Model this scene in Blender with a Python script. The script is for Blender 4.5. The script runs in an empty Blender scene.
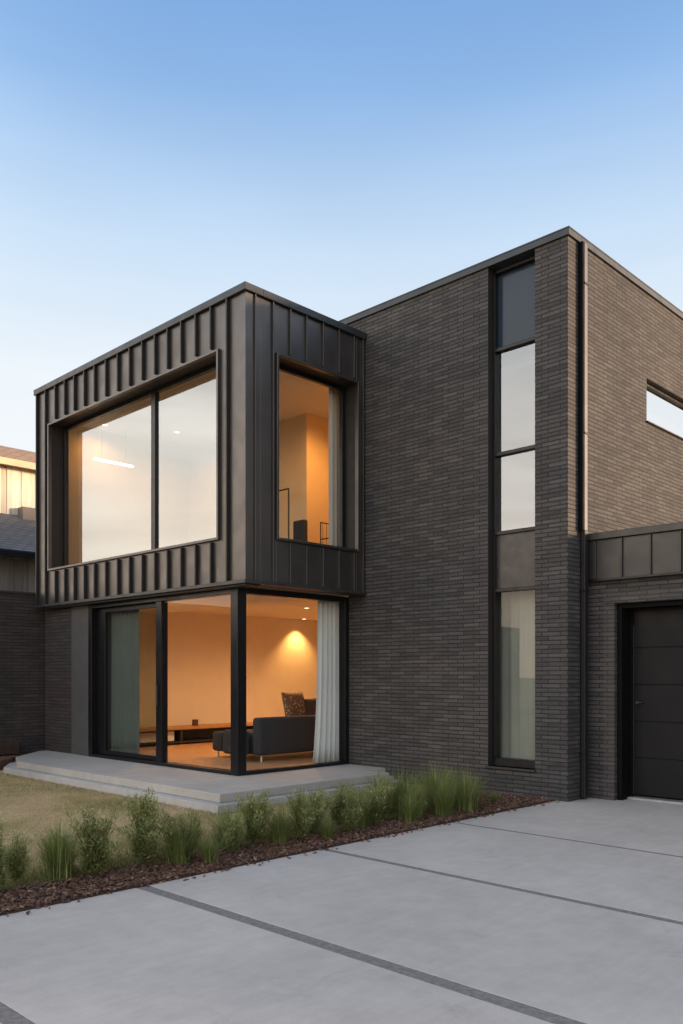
import bpy, bmesh, math, random
from mathutils import Vector, Matrix
R = math.radians
scene = bpy.context.scene
COL = scene.collection

# ------------------------------------------------------------------ camera
cd = bpy.data.cameras.new('camera')
cam = bpy.data.objects.new('camera', cd); COL.objects.link(cam)
cam.location = (5.031, -8.977, 1.5)
cam.rotation_euler = (R(90), 0, 0.774)
cd.sensor_fit = 'HORIZONTAL'; cd.sensor_width = 36
cd.lens = 840.15 / 683 * 36
cd.shift_y = (675.19 - 512) / 683
cd.clip_end = 3000
scene.camera = cam

# ------------------------------------------------------------------ sky and sun
GLOW = (2.60, 2.20, 1.86, 1)
SUN_EL, SUN_AZ = R(6.0), R(40.0)          # azimuth counted from +X towards +Y
w = bpy.data.worlds.new("World"); scene.world = w; w.use_nodes = True
nt = w.node_tree; nt.nodes.clear()
out = nt.nodes.new('ShaderNodeOutputWorld'); bg = nt.nodes.new('ShaderNodeBackground')
sky = nt.nodes.new('ShaderNodeTexSky'); sky.sky_type = 'NISHITA'; sky.sun_disc = False
sky.sun_elevation = SUN_EL; sky.sun_rotation = R(90) - SUN_AZ
sky.air_density = 1.0; sky.dust_density = 0.6; sky.ozone_density = 2.0
tc = nt.nodes.new('ShaderNodeTexCoord'); sp = nt.nodes.new('ShaderNodeSeparateXYZ')
nt.links.new(tc.outputs['Generated'], sp.inputs[0])
rp = nt.nodes.new('ShaderNodeValToRGB'); nt.links.new(sp.outputs['Z'], rp.inputs[0])
cr = rp.color_ramp
stops = [(0.0, (.86, .77, .70)), (.16, (.84, .83, .82)), (.32, (.77, .81, .845)), (.45, (.53, .665, .82)),
         (.57, (.25, .43, .72)), (.66, (.15, .31, .62)), (.85, (.27, .32, .43)), (1.0, (.30, .33, .40))]
cr.elements[0].position = stops[0][0]; cr.elements[0].color = (*stops[0][1], 1)
cr.elements[1].position = 1.0; cr.elements[1].color = (*stops[-1][1], 1)
for p_, c_ in stops[1:-1]:
    e = cr.elements.new(p_); e.color = (*c_, 1)
# the physical sky, lifted to the level of the evening gradient, and mixed with it
sc_ = nt.nodes.new('ShaderNodeMix'); sc_.data_type = 'RGBA'; sc_.blend_type = 'MULTIPLY'; sc_.inputs[0].default_value = 1
nt.links.new(sky.outputs[0], sc_.inputs[6]); sc_.inputs[7].default_value = (.11, .11, .11, 1)
gr = nt.nodes.new('ShaderNodeMix'); gr.data_type = 'RGBA'; gr.inputs[0].default_value = .82
nt.links.new(sc_.outputs[2], gr.inputs[6]); nt.links.new(rp.outputs[0], gr.inputs[7])
# the brighter, creamier evening side of the sky lies behind the camera (towards -Y)
dt = nt.nodes.new('ShaderNodeVectorMath'); dt.operation = 'DOT_PRODUCT'; nt.links.new(tc.outputs['Generated'], dt.inputs[0]); dt.inputs[1].default_value = (-.31, -.81, .50)
gm = nt.nodes.new('ShaderNodeMapRange'); gm.interpolation_type = 'SMOOTHSTEP'; nt.links.new(dt.outputs['Value'], gm.inputs[0])
gm.inputs[1].default_value = 0.12; gm.inputs[2].default_value = .95; gm.inputs[3].default_value = 0; gm.inputs[4].default_value = 1
gc = nt.nodes.new('ShaderNodeMix'); gc.data_type = 'RGBA'; nt.links.new(gm.outputs[0], gc.inputs[0]); gc.inputs[6].default_value = (1, 1, 1, 1)
gc.inputs[7].default_value = GLOW
gx = nt.nodes.new('ShaderNodeMix'); gx.data_type = 'RGBA'; gx.blend_type = 'MULTIPLY'; gx.inputs[0].default_value = 1
nt.links.new(gr.outputs[2], gx.inputs[6]); nt.links.new(gc.outputs[2], gx.inputs[7])
# thin high streaks of cloud
cm = nt.nodes.new('ShaderNodeMapping'); cm.inputs['Scale'].default_value = (1.2, 1.2, 6); nt.links.new(tc.outputs['Generated'], cm.inputs[0])
cn = nt.nodes.new('ShaderNodeTexNoise'); cn.inputs['Scale'].default_value = 2.2; cn.inputs['Detail'].default_value = 5; cn.inputs['Distortion'].default_value = .6; nt.links.new(cm.outputs[0], cn.inputs[0])
cv = nt.nodes.new('ShaderNodeMapRange'); nt.links.new(cn.outputs['Fac'], cv.inputs[0]); cv.inputs[1].default_value = .35; cv.inputs[2].default_value = .7; cv.inputs[3].default_value = -1; cv.inputs[4].default_value = 1
cw = nt.nodes.new('ShaderNodeMath'); cw.operation = 'MULTIPLY_ADD'; nt.links.new(gm.outputs[0], cw.inputs[0]); cw.inputs[1].default_value = .16; cw.inputs[2].default_value = .022
cy_ = nt.nodes.new('ShaderNodeMath'); cy_.operation = 'MULTIPLY_ADD'; nt.links.new(cv.outputs[0], cy_.inputs[0]); nt.links.new(cw.outputs[0], cy_.inputs[1]); cy_.inputs[2].default_value = 1
cx = nt.nodes.new('ShaderNodeVectorMath'); cx.operation = 'SCALE'; nt.links.new(gx.outputs[2], cx.inputs[0]); nt.links.new(cy_.outputs[0], cx.inputs['Scale'])
nt.links.new(cx.outputs[0], bg.inputs[0]); bg.inputs[1].default_value = 1.0
nt.links.new(bg.outputs[0], out.inputs[0])

sd = bpy.data.lights.new('sun', 'SUN'); sun = bpy.data.objects.new('sun', sd); COL.objects.link(sun)
sd.energy = 4.8; sd.angle = R(9); sd.color = (1, .70, .45)
sv = Vector((math.cos(SUN_EL) * math.cos(SUN_AZ), math.cos(SUN_EL) * math.sin(SUN_AZ), math.sin(SUN_EL)))
sun.rotation_euler = sv.to_track_quat('Z', 'Y').to_euler()

scene.view_settings.view_transform = 'Standard'; scene.view_settings.look = 'None'
scene.view_settings.gamma = 1; scene.view_settings.exposure = 0.42
scene.view_settings.use_curve_mapping = False
scene.render.engine = 'CYCLES'
scene.cycles.use_denoising = True
scene.cycles.max_bounces = 8; scene.cycles.transparent_max_bounces = 12
scene.cycles.caustics_reflective = False; scene.cycles.caustics_refractive = False
scene.cycles.sample_clamp_indirect = 4.0

# ------------------------------------------------------------------ material helpers
def mat(name):
    m = bpy.data.materials.new(name); m.use_nodes = True
    return m, m.node_tree, m.node_tree.nodes['Principled BSDF']
def N(nt, t, **kw):
    n = nt.nodes.new(t)
    for k, v in kw.items(): setattr(n, k, v)
    return n
def pos(nt, scale=(1, 1, 1)):
    g = N(nt, 'ShaderNodeNewGeometry'); mp = N(nt, 'ShaderNodeMapping'); mp.inputs['Scale'].default_value = scale
    nt.links.new(g.outputs['Position'], mp.inputs['Vector']); return mp.outputs[0]
def noise(nt, vec, scale, detail=4, rough=.55, dist=0):
    n = N(nt, 'ShaderNodeTexNoise'); n.inputs['Scale'].default_value = scale
    n.inputs['Detail'].default_value = detail; n.inputs['Roughness'].default_value = rough
    n.inputs['Distortion'].default_value = dist
    nt.links.new(vec, n.inputs['Vector']); return n.outputs['Fac']
def ramp(nt, fac, stops, interp='LINEAR'):
    r = N(nt, 'ShaderNodeValToRGB'); nt.links.new(fac, r.inputs[0]); c = r.color_ramp; c.interpolation = interp
    c.elements[0].position = stops[0][0]; c.elements[0].color = (*stops[0][1], 1)
    c.elements[1].position = stops[-1][0]; c.elements[1].color = (*stops[-1][1], 1)
    for p, q in stops[1:-1]:
        e = c.elements.new(p); e.color = (*q, 1)
    return r.outputs[0]
def mixc(nt, a, b, fac, mode='MIX'):
    m = N(nt, 'ShaderNodeMix', data_type='RGBA', blend_type=mode)
    for s, v in ((6, a), (7, b)):
        if isinstance(v, tuple): m.inputs[s].default_value = (*v, 1)
        else: nt.links.new(v, m.inputs[s])
    if isinstance(fac, float): m.inputs[0].default_value = fac
    else: nt.links.new(fac, m.inputs[0])
    return m.outputs[2]
def bump(nt, h, bsdf, strength, dist=.01):
    b = N(nt, 'ShaderNodeBump'); b.inputs['Strength'].default_value = strength; b.inputs['Distance'].default_value = dist
    nt.links.new(h, b.inputs['Height']); nt.links.new(b.outputs[0], bsdf.inputs['Normal'])
def gray(v): return (v, v, v)

def brick_mat(name, c1, c2, mortar, bw=.30, bh=.056, tint=((.74, .74, .75), (1.26, 1.23, 1.20))):
    m, nt, b = mat(name)
    g = N(nt, 'ShaderNodeNewGeometry'); s = N(nt, 'ShaderNodeSeparateXYZ'); nt.links.new(g.outputs['Position'], s.inputs[0])
    ad = N(nt, 'ShaderNodeMath', operation='ADD'); nt.links.new(s.outputs[0], ad.inputs[0]); nt.links.new(s.outputs[1], ad.inputs[1])
    cb = N(nt, 'ShaderNodeCombineXYZ'); nt.links.new(ad.outputs[0], cb.inputs[0]); nt.links.new(s.outputs[2], cb.inputs[1])
    # slight unevenness of the courses
    wob = N(nt, 'ShaderNodeTexNoise'); wob.inputs['Scale'].default_value = 3.0; nt.links.new(cb.outputs[0], wob.inputs['Vector'])
    va = N(nt, 'ShaderNodeVectorMath', operation='MULTIPLY_ADD'); nt.links.new(wob.outputs['Color'], va.inputs[0])
    va.inputs[1].default_value = (.02, .011, 0); nt.links.new(cb.outputs[0], va.inputs[2])
    t = N(nt, 'ShaderNodeTexBrick'); nt.links.new(va.outputs[0], t.inputs['Vector'])
    t.inputs['Scale'].default_value = 1; t.inputs['Brick Width'].default_value = bw; t.inputs['Row Height'].default_value = bh
    t.inputs['Mortar Size'].default_value = .0062; t.inputs['Mortar Smooth'].default_value = .3; t.inputs['Bias'].default_value = -.1
    t.offset = .37; t.offset_frequency = 2; t.squash = 1
    t.inputs['Color1'].default_value = (*c1, 1); t.inputs['Color2'].default_value = (*c2, 1); t.inputs['Mortar'].default_value = (*mortar, 1)
    st = N(nt, 'ShaderNodeMapping'); st.inputs['Scale'].default_value = (1.2, 9, 1); nt.links.new(cb.outputs[0], st.inputs[0])
    n1 = noise(nt, st.outputs[0], 2.2, 5, .6)
    n2 = noise(nt, cb.outputs[0], .55, 3)
    n3 = noise(nt, cb.outputs[0], 60, 3, .7)
    c = mixc(nt, t.outputs['Color'], ramp(nt, n1, [(.3, tint[0]), (.7, tint[1])]), 1.0, 'MULTIPLY')
    c = mixc(nt, c, ramp(nt, n2, [(.35, (.86, .87, .9)), (.65, (1.12, 1.08, 1.02))]), 1.0, 'MULTIPLY')
    c = mixc(nt, c, ramp(nt, n3, [(.3, gray(.75)), (.7, gray(1.25))]), 1.0, 'MULTIPLY')
    nt.links.new(c, b.inputs['Base Color']); b.inputs['Roughness'].default_value = .85
    inv = N(nt, 'ShaderNodeMath', operation='SUBTRACT'); inv.inputs[0].default_value = 1; nt.links.new(t.outputs['Fac'], inv.inputs[1])
    h = N(nt, 'ShaderNodeMath', operation='MULTIPLY_ADD'); nt.links.new(n3, h.inputs[0]); h.inputs[1].default_value = .35
    nt.links.new(inv.outputs[0], h.inputs[2])
    h2 = N(nt, 'ShaderNodeMath', operation='MULTIPLY_ADD'); nt.links.new(n1, h2.inputs[0]); h2.inputs[1].default_value = .9
    nt.links.new(h.outputs[0], h2.inputs[2])
    bump(nt, h2.outputs[0], b, 1.0, .009)
    return m

def plain(name, col, rough=.5, metal=0.0, var=.12, nscale=3, bumpy=0, spec=None, bscale=80):
    m, nt, b = mat(name); v = pos(nt)
    n = noise(nt, v, nscale, 4)
    c = mixc(nt, col, ramp(nt, n, [(.3, gray(1 - var)), (.7, gray(1 + var))]), 1.0, 'MULTIPLY')
    nt.links.new(c, b.inputs['Base Color']); b.inputs['Metallic'].default_value = metal
    nr = noise(nt, v, nscale * 2.3, 5)
    mr = N(nt, 'ShaderNodeMapRange'); nt.links.new(nr, mr.inputs[0]); mr.inputs[1].default_value = .3; mr.inputs[2].default_value = .7
    mr.inputs[3].default_value = max(0, rough - .08); mr.inputs[4].default_value = min(1, rough + .08)
    nt.links.new(mr.outputs[0], b.inputs['Roughness'])
    if spec is not None: b.inputs['Specular IOR Level'].default_value = spec
    if bumpy: bump(nt, noise(nt, v, bscale, 3), b, bumpy, .004)
    return m

def glass_mat(name, refl, tint=(1, 1, 1), wav=.0, rtint=(1, 1, 1)):
    m = bpy.data.materials.new(name); m.use_nodes = True; nt = m.node_tree; nt.nodes.clear()
    o = N(nt, 'ShaderNodeOutputMaterial'); mx = N(nt, 'ShaderNodeMixShader')
    tr = N(nt, 'ShaderNodeBsdfTransparent'); tr.inputs[0].default_value = (*tint, 1)
    gl = N(nt, 'ShaderNodeBsdfGlossy'); gl.inputs['Roughness'].default_value = 0.0; gl.inputs['Color'].default_value = (*rtint, 1)
    # Schlick reflectance of a pane, the same from both sides
    ge = N(nt, 'ShaderNodeNewGeometry'); dp = N(nt, 'ShaderNodeVectorMath', operation='DOT_PRODUCT')
    nt.links.new(ge.outputs['Normal'], dp.inputs[0]); nt.links.new(ge.outputs['Incoming'], dp.inputs[1])
    ab = N(nt, 'ShaderNodeMath', operation='ABSOLUTE'); nt.links.new(dp.outputs['Value'], ab.inputs[0])
    om = N(nt, 'ShaderNodeMath', operation='SUBTRACT', use_clamp=True); om.inputs[0].default_value = 1; nt.links.new(ab.outputs[0], om.inputs[1])
    pw = N(nt, 'ShaderNodeMath', operation='POWER'); nt.links.new(om.outputs[0], pw.inputs[0]); pw.inputs[1].default_value = 5
    ad = N(nt, 'ShaderNodeMath', operation='MULTIPLY_ADD', use_clamp=True); nt.links.new(pw.outputs[0], ad.inputs[0]); ad.inputs[1].default_value = 1-refl; ad.inputs[2].default_value = refl
    if wav:
        bp = N(nt, 'ShaderNodeBump'); bp.inputs['Strength'].default_value = wav; bp.inputs['Distance'].default_value = .02
        nt.links.new(noise(nt, pos(nt), 1.1, 1), bp.inputs['Height']); nt.links.new(bp.outputs[0], gl.inputs['Normal'])
    nt.links.new(ad.outputs[0], mx.inputs[0]); nt.links.new(tr.outputs[0], mx.inputs[1]); nt.links.new(gl.outputs[0], mx.inputs[2])
    nt.links.new(mx.outputs[0], o.inputs[0]); return m

def emit(name, col, s):
    m = bpy.data.materials.new(name); m.use_nodes = True; nt = m.node_tree; nt.nodes.clear()
    o = N(nt, 'ShaderNodeOutputMaterial'); e = N(nt, 'ShaderNodeEmission'); e.inputs[0].default_value = (*col, 1); e.inputs[1].default_value = s
    nt.links.new(e.outputs[0], o.inputs[0]); return m

def leaf_mat(name, a, b_, c3=None):
    m, nt, b = mat(name)
    at = N(nt, 'ShaderNodeAttribute', attribute_name='tone')
    st = [(0, a), (1, b_)] if c3 is None else [(0, a), (.7, b_), (1, c3)]
    c = ramp(nt, at.outputs['Fac'], st)
    nt.links.new(c, b.inputs['Base Color']); b.inputs['Roughness'].default_value = .6
    b.inputs['Specular IOR Level'].default_value = .25
    tl = N(nt, 'ShaderNodeBsdfTranslucent'); nt.links.new(c, tl.inputs[0]); mx = N(nt, 'ShaderNodeMixShader'); mx.inputs[0].default_value = .3
    o = nt.nodes['Material Output']; nt.links.new(b.outputs[0], mx.inputs[1]); nt.links.new(tl.outputs[0], mx.inputs[2]); nt.links.new(mx.outputs[0], o.inputs[0])
    return m

M = {}
M['brick'] = brick_mat('grey_brick', (.060, .057, .0555), (.102, .096, .092), (.024, .022, .021), bw=.25, bh=.052)
M['trimbrick'] = brick_mat('soldier_brick', (.085, .077, .071), (.105, .095, .087), (.055, .05, .046), bw=.25, bh=.052)
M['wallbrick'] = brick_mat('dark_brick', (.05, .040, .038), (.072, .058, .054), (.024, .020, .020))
M['clad'] = plain('zinc_cladding', (.128, .118, .112), .40, .85, .10, 1.6, .05, bscale=6)
M['seam'] = plain('shaded_seam', (.030, .026, .024), .5, .2, .1)  # cladding metal darkened to stand for shade on the rib sides
M['fascia'] = plain('fascia_cladding', (.058, .056, .053), .4, .5, .08, 1.6)
M['trim'] = plain('dark_flashing', (.055, .052, .050), .4, .3, .08)
M['cap'] = plain('cap_flashing', (.040, .043, .047), .42, .2, .08)
M['black'] = plain('black_aluminium', (.010, .010, .011), .35, 0, .1, spec=.4)
M['jamb'] = plain('matt_black_jamb', (.006, .006, .006), .7, 0, .1, spec=.1)
M['reveal'] = plain('dark_reveal', (.028, .023, .020), .6, 0, .1)
M['spandrel_hi'] = glass_mat('slate_spandrel_glass', .05, (.75, .85, .95), .02, (.6, .75, .95))
M['spandrel_glossy'] = plain('slate_blue_spandrel', (.022, .040, .062), .15, 0, .04, spec=.35)
M['spandrel_back'] = plain('spandrel_backing', (.09, .115, .145), .5, 0, .05)
M['spandrel_lo'] = plain('grey_spandrel_panel', (.046, .043, .041), .3, .2, .05)
M['glass_up'] = glass_mat('coated_glass', .31, (.9, .95, .9), .0, (.80, .93, 1.0))
M['glass_stair'] = glass_mat('stair_glass', .255, (.9, .9, .9), .0, (.86, .93, 1.0))
M['glass_side'] = glass_mat('mirrored_side_glass', .85)
M['glass_low'] = glass_mat('clear_glass', .045, (.97, .98, .96), .0)
M['glass_lowstair'] = glass_mat('lower_stair_glass', .045, (.95, .97, .95), .0)
M['wood'] = plain('oak_lining', (.42, .22, .08), .5, 0, .15, 6)
M['plaster'] = plain('warm_plaster', (.72, .64, .52), .9, 0, .03)
M['ochre'] = plain('ochre_plaster', (.74, .58, .38), .9, 0, .03)
M['ceiling'] = plain('white_ceiling', (.74, .70, .62), .9, 0, .02)
M['sofa'] = plain('charcoal_fabric', (.032, .036, .044), .95, 0, .15, 20, .4)
M['curtain'] = plain('sheer_sage_fabric', (.50, .52, .47), .9, 0, .05)
M['curtain_dim'] = plain('grey_voile', (.33, .34, .29), .9, 0, .1, 1.5)
M['curtain_white'] = plain('white_voile', (.80, .79, .76), .9, 0, .05)
M['metalrail'] = plain('black_steel', (.02, .015, .012), .4)
M['rubber'] = plain('dark_plastic', (.02, .02, .02), .5)
M['door'] = plain('garage_door_paint', (.012, .012, .013), .5, 0, .06, 2, spec=.18)
M['pipe'] = plain('shaded_black_pipe', (.014, .013, .014), .5, .0, .08)  # darker pipe colour for the part in shade below the canopy
M['pipe_upper'] = plain('sunlit_pipe', (.13, .12, .125), .5, .1, .08)  # paler pipe colour, sunlight above the canopy painted in
M['alu'] = plain('aluminium', (.55, .55, .56), .35, .6, .06)
M['white'] = plain('white_paint', (.75, .74, .72), .6, 0, .04)
M['render_grey'] = plain('grey_render', (.085, .080, .074), .9, 0, .08, 3, .3)
M['roofmem'] = plain('roof_membrane', (.12, .12, .12), .9)

# concrete
def concrete(name, base, blot=.10):
    m, nt, b = mat(name); v = pos(nt)
    n1 = noise(nt, v, .7, 6, .62, .4); n2 = noise(nt, v, 5, 6, .7); n3 = noise(nt, v, 120, 3, .7)
    v2 = pos(nt, (6, .9, 1)); n4 = noise(nt, v2, 2.5, 5, .6)
    c = mixc(nt, base, ramp(nt, n1, [(.32, gray(1 - blot)), (.68, gray(1 + blot))]), 1.0, 'MULTIPLY')
    c = mixc(nt, c, ramp(nt, n2, [(.35, gray(.94)), (.65, gray(1.05))]), 1.0, 'MULTIPLY')
    c = mixc(nt, c, ramp(nt, n3, [(.3, gray(.93)), (.7, gray(1.06))]), 1.0, 'MULTIPLY')
    c = mixc(nt, c, ramp(nt, n4, [(.4, gray(.97)), (.6, gray(1.02))]), 1.0, 'MULTIPLY')
    nt.links.new(c, b.inputs['Base Color']); b.inputs['Roughness'].default_value = .82
    b.inputs['Specular IOR Level'].default_value = .35
    br = noise(nt, pos(nt, (2, 90, 1)), 2, 3, .6)
    s0_ = N(nt, 'ShaderNodeMath', operation='MULTIPLY_ADD'); nt.links.new(br, s0_.inputs[0]); s0_.inputs[1].default_value = .8; nt.links.new(n3, s0_.inputs[2])
    s = N(nt, 'ShaderNodeMath', operation='MULTIPLY_ADD'); nt.links.new(n2, s.inputs[0]); s.inputs[1].default_value = .6; nt.links.new(s0_.outputs[0], s.inputs[2])
    stn = noise(nt, v, 1.6, 7, .72, 1.2); c = mixc(nt, c, ramp(nt, stn, [(.30, (.88, .87, .86)), (.42, gray(1)), (.6, gray(1)), (.72, gray(1.04))]), 1.0, 'MULTIPLY')
    nt.links.new(c, b.inputs['Base Color'])
    bump(nt, s.outputs[0], b, .25, .003); return m
M['drive'] = concrete('driveway_concrete', (.565, .503, .438))
M['joint'] = plain('joint_filler', (.235, .212, .192), .95, 0, .25, 30, .6)
M['patio'] = concrete('patio_concrete', (.50, .46, .40))
M['patio_low'] = concrete('patio_base_concrete', (.52, .49, .45))

def ground_mat():
    m, nt, b = mat('lawn_soil'); v = pos(nt)
    n1 = noise(nt, v, .9, 5, .6, .5); n2 = noise(nt, v, 14, 5, .7); n3 = noise(nt, v, 90, 3, .7)
    c = ramp(nt, n1, [(.30, (.36, .29, .12)), (.45, (.56, .41, .22)), (.62, (.68, .48, .30))])
    c = mixc(nt, c, ramp(nt, n2, [(.3, (.72, .76, .7)), (.7, (1.2, 1.15, 1.1))]), 1.0, 'MULTIPLY')
    c = mixc(nt, c, ramp(nt, n3, [(.3, gray(.7)), (.7, gray(1.3))]), 1.0, 'MULTIPLY')
    nt.links.new(c, b.inputs['Base Color']); b.inputs['Roughness'].default_value = 1; b.inputs['Specular IOR Level'].default_value = .1
    bump(nt, n3, b, .8, .015); return m
M['ground'] = ground_mat()
M['soil'] = plain('mulch_soil', (.055, .032, .022), 1, 0, .4, 25, .8)
M['street'] = plain('street_asphalt', (.05, .05, .05), .9, 0, .15, 8, .5)
M['chip'] = leaf_mat('bark_chip', (.13, .072, .05), (.30, .165, .11), (.55, .40, .27))
M['grass'] = leaf_mat('grass_blade', (.14, .165, .05), (.36, .33, .14), (.72, .56, .34))
M['shrub'] = leaf_mat('shrub_leaf', (.13, .16, .045), (.38, .40, .15), (.70, .62, .32))
M['tuft'] = leaf_mat('tuft_blade', (.11, .155, .036), (.31, .35, .11), (.65, .56, .27))
M['stem'] = plain('stem_bark', (.12, .09, .05), .9)

# ------------------------------------------------------------------ mesh helpers
class MB:
    def __init__(s): s.bm = bmesh.new(); s.mi = 0
    def use(s, i): s.mi = i; return s
    def box(s, x0, x1, y0, y1, z0, z1):
        x0, x1 = sorted((x0, x1)); y0, y1 = sorted((y0, y1)); z0, z1 = sorted((z0, z1))
        v = [s.bm.verts.new(p) for p in ((x0,y0,z0),(x1,y0,z0),(x1,y1,z0),(x0,y1,z0),(x0,y0,z1),(x1,y0,z1),(x1,y1,z1),(x0,y1,z1))]
        for f in ((0,3,2,1),(4,5,6,7),(0,1,5,4),(1,2,6,5),(2,3,7,6),(3,0,4,7)): s.bm.faces.new([v[i] for i in f]).material_index = s.mi
        return s
    def prism(s, pts, z0, z1):
        a = [s.bm.verts.new((x, y, z0)) for x, y in pts]; b = [s.bm.verts.new((x, y, z1)) for x, y in pts]; n = len(pts)
        s.bm.faces.new(a[::-1]); s.bm.faces.new(b)
        for i in range(n): s.bm.faces.new((a[i], a[(i+1) % n], b[(i+1) % n], b[i]))
        return s
    def cyl(s, p, q, r, n=10, r2=None):
        p, q = Vector(p), Vector(q); d = (q - p).normalized(); u = d.orthogonal().normalized(); v = d.cross(u); r2 = r if r2 is None else r2
        A = [s.bm.verts.new(p + r*(u*math.cos(t) + v*math.sin(t))) for t in [2*math.pi*i/n for i in range(n)]]
        B = [s.bm.verts.new(q + r2*(u*math.cos(t) + v*math.sin(t))) for t in [2*math.pi*i/n for i in range(n)]]
        s.bm.faces.new(A[::-1]); s.bm.faces.new(B)
        for i in range(n): s.bm.faces.new((A[i], A[(i+1) % n], B[(i+1) % n], B[i]))
        return s
    def poly(s, pts): s.bm.faces.new([s.bm.verts.new(p) for p in pts]); return s
    def build(s, name, m, parent=None, bevel=0, seg=1, smooth=False, subsurf=0, m2=None):
        me = bpy.data.meshes.new(name); bmesh.ops.recalc_face_normals(s.bm, faces=s.bm.faces[:]); s.bm.to_mesh(me); s.bm.free()
        me.materials.append(m)
        if m2: me.materials.append(m2)
        o = bpy.data.objects.new(name, me); COL.objects.link(o)
        if parent is not None:
            o.parent = parent; o.matrix_parent_inverse = Matrix.Translation(wloc(parent)).inverted()
        if bevel:
            b = o.modifiers.new('bevel', 'BEVEL'); b.width = bevel; b.segments = seg; b.limit_method = 'ANGLE'
        if subsurf:
            b = o.modifiers.new('sub', 'SUBSURF'); b.levels = b.render_levels = subsurf
        if smooth:
            for f in me.polygons: f.use_smooth = True
        return o
def wloc(o):
    v = Vector((0, 0, 0))
    while o is not None:
        v += o.location if o.type == 'EMPTY' else Vector(o.location); o = o.parent
    return v
def tag(o, label, cat, group=None, kind=None):
    if label: o['label'] = label
    if cat: o['category'] = cat
    if group: o['group'] = group
    if kind: o['kind'] = kind
    return o
def thing(name, loc, label, cat, group=None, rz=0):
    o = bpy.data.objects.new(name, None); COL.objects.link(o); o.location = loc; o.rotation_euler = (0, 0, rz); o.empty_display_size = .2
    return tag(o, label, cat, group)
def struct(o): o['kind'] = 'structure'; return o
def mesh_from(name, verts, faces, m, tones=None, parent=None, smooth=False):
    me = bpy.data.meshes.new(name); me.from_pydata(verts, [], faces); me.materials.append(m)
    if tones is not None:
        a = me.attributes.new('tone', 'FLOAT', 'FACE'); a.data.foreach_set('value', tones)
    o = bpy.data.objects.new(name, me); COL.objects.link(o)
    if parent is not None: o.parent = parent
    if smooth:
        for f in me.polygons: f.use_smooth = True
    return o

# ================================================================== GROUND
struct(MB().poly([(-400,-400,-.06),(400,-400,-.06),(400,400,-.06),(-400,400,-.06)]).build('ground', M['ground']))
struct(MB().poly([(-9.1,-14,-.004),(-.15,-14,-.004),(-.15,.2,-.004),(-9.1,.2,-.004)]).build('lawn', M['ground']))
struct(MB().box(-400, 400, -26, -19, -.3, -.052).build('street', M['street']))
# driveway slabs with open joints filled with grit
struct(MB().box(-.14, 6.6, -14.2, .9, -.2, -.0015).build('driveway_joint_filler', M['joint']))
jy = [.86, -2.05, -3.90, -5.70, -7.36, -9.2, -11.2, -14.0]; jw = [.0, .055, .07, .10, .10, .09, .09, .0]
for i in range(len(jy) - 1):
    y1 = jy[i] - jw[i]/2; y0 = jy[i+1] + jw[i+1]/2
    struct(MB().box(-.15, 6.6, y0, y1, -.15, 0).build('driveway_slab', M['drive'], bevel=.002, seg=1))

# mulch strip
struct(MB().prism([(-.72,-14),(-.15,-14),(-.15,-.02),(-1.5,-.02),(-.95,-1.0),(-.72,-1.8)], -.003, .012).build('garden_bed', M['soil']))

# patio
p = thing('patio', (-5.7, -1.6, 0), 'low grey concrete patio with a pale lower step before the corner glazing', 'patio')
MB().prism([(-7.46,-3.27),(-2.43,-3.27),(-2.43,-.42),(-2.86,-.42),(-2.86,-.004),(-8.95,-.004),(-8.95,-2.2),(-8.22,-2.95)], .085, .183).build('top_slab', M['patio'], p, bevel=.008, seg=2)
MB().prism([(-7.72,-3.37),(-2.30,-3.40),(-2.30,-.27),(-2.70,-.27),(-2.70,-.004),(-8.97,-.004),(-8.97,-2.1),(-8.30,-3.02)], -.05, .082).build('lower_step', M['patio_low'], p, bevel=.008, seg=2)

# ================================================================== THE HOUSE
H = thing('house', (0, 0, 0), 'two storey dark brick house with a metal clad window box and a garage', 'house')
xb, yb, xl, zt, zb = -3.273, -2.22, -9.0, 6.46, 2.67
HT = 6.79
# --- brick front wall (y=0) with the tall stair window
m = MB()
m.box(-3.60, -1.13, 0, .25, -.1, 6.70).box(-.444, -.0, 0, .25, -.1, 6.70).box(-1.13, -.444, 0, .25, -.1, .345)
m.build('front_wall', M['brick'], H)
m = MB()   # side wall x=0
m.box(-.25, 0, .25, 2.12, -.1, 6.70).box(-.25, 0, 2.12, 4.9, -.1, 4.965).box(-.25, 0, 2.12, 4.9, 5.55, 6.70).box(-.25, 0, 4.9, 9, -.1, 6.70)
m.build('side_wall', M['brick'], H)
MB().box(-9.0, 0, 9.0, 9.25, -.1, 6.70).box(-9.0, -8.75, 0.0, 9.0, -.1, 6.70).build('rear_wall', M['brick'], H)
MB().box(-8.75, -.25, .25, 9.0, 6.3, 6.45).build('roof', M['roofmem'], H)
# parapet cap, slightly proud
MB().box(-9.03, .03, -.03, .27, 6.70, HT).box(-.27, .03, .27, 9.27, 6.70, HT).box(-9.03, -.27, 8.98, 9.27, 6.70, HT).box(-9.03, -8.73, .27, 8.98, 6.70, HT) \
    .box(-9.03, .035, -.035, -.03, 6.775, HT+.004).box(.03, .035, -.03, 9.27, 6.775, HT+.004).build('parapet_cap', M['cap'], H, bevel=.004)
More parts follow.
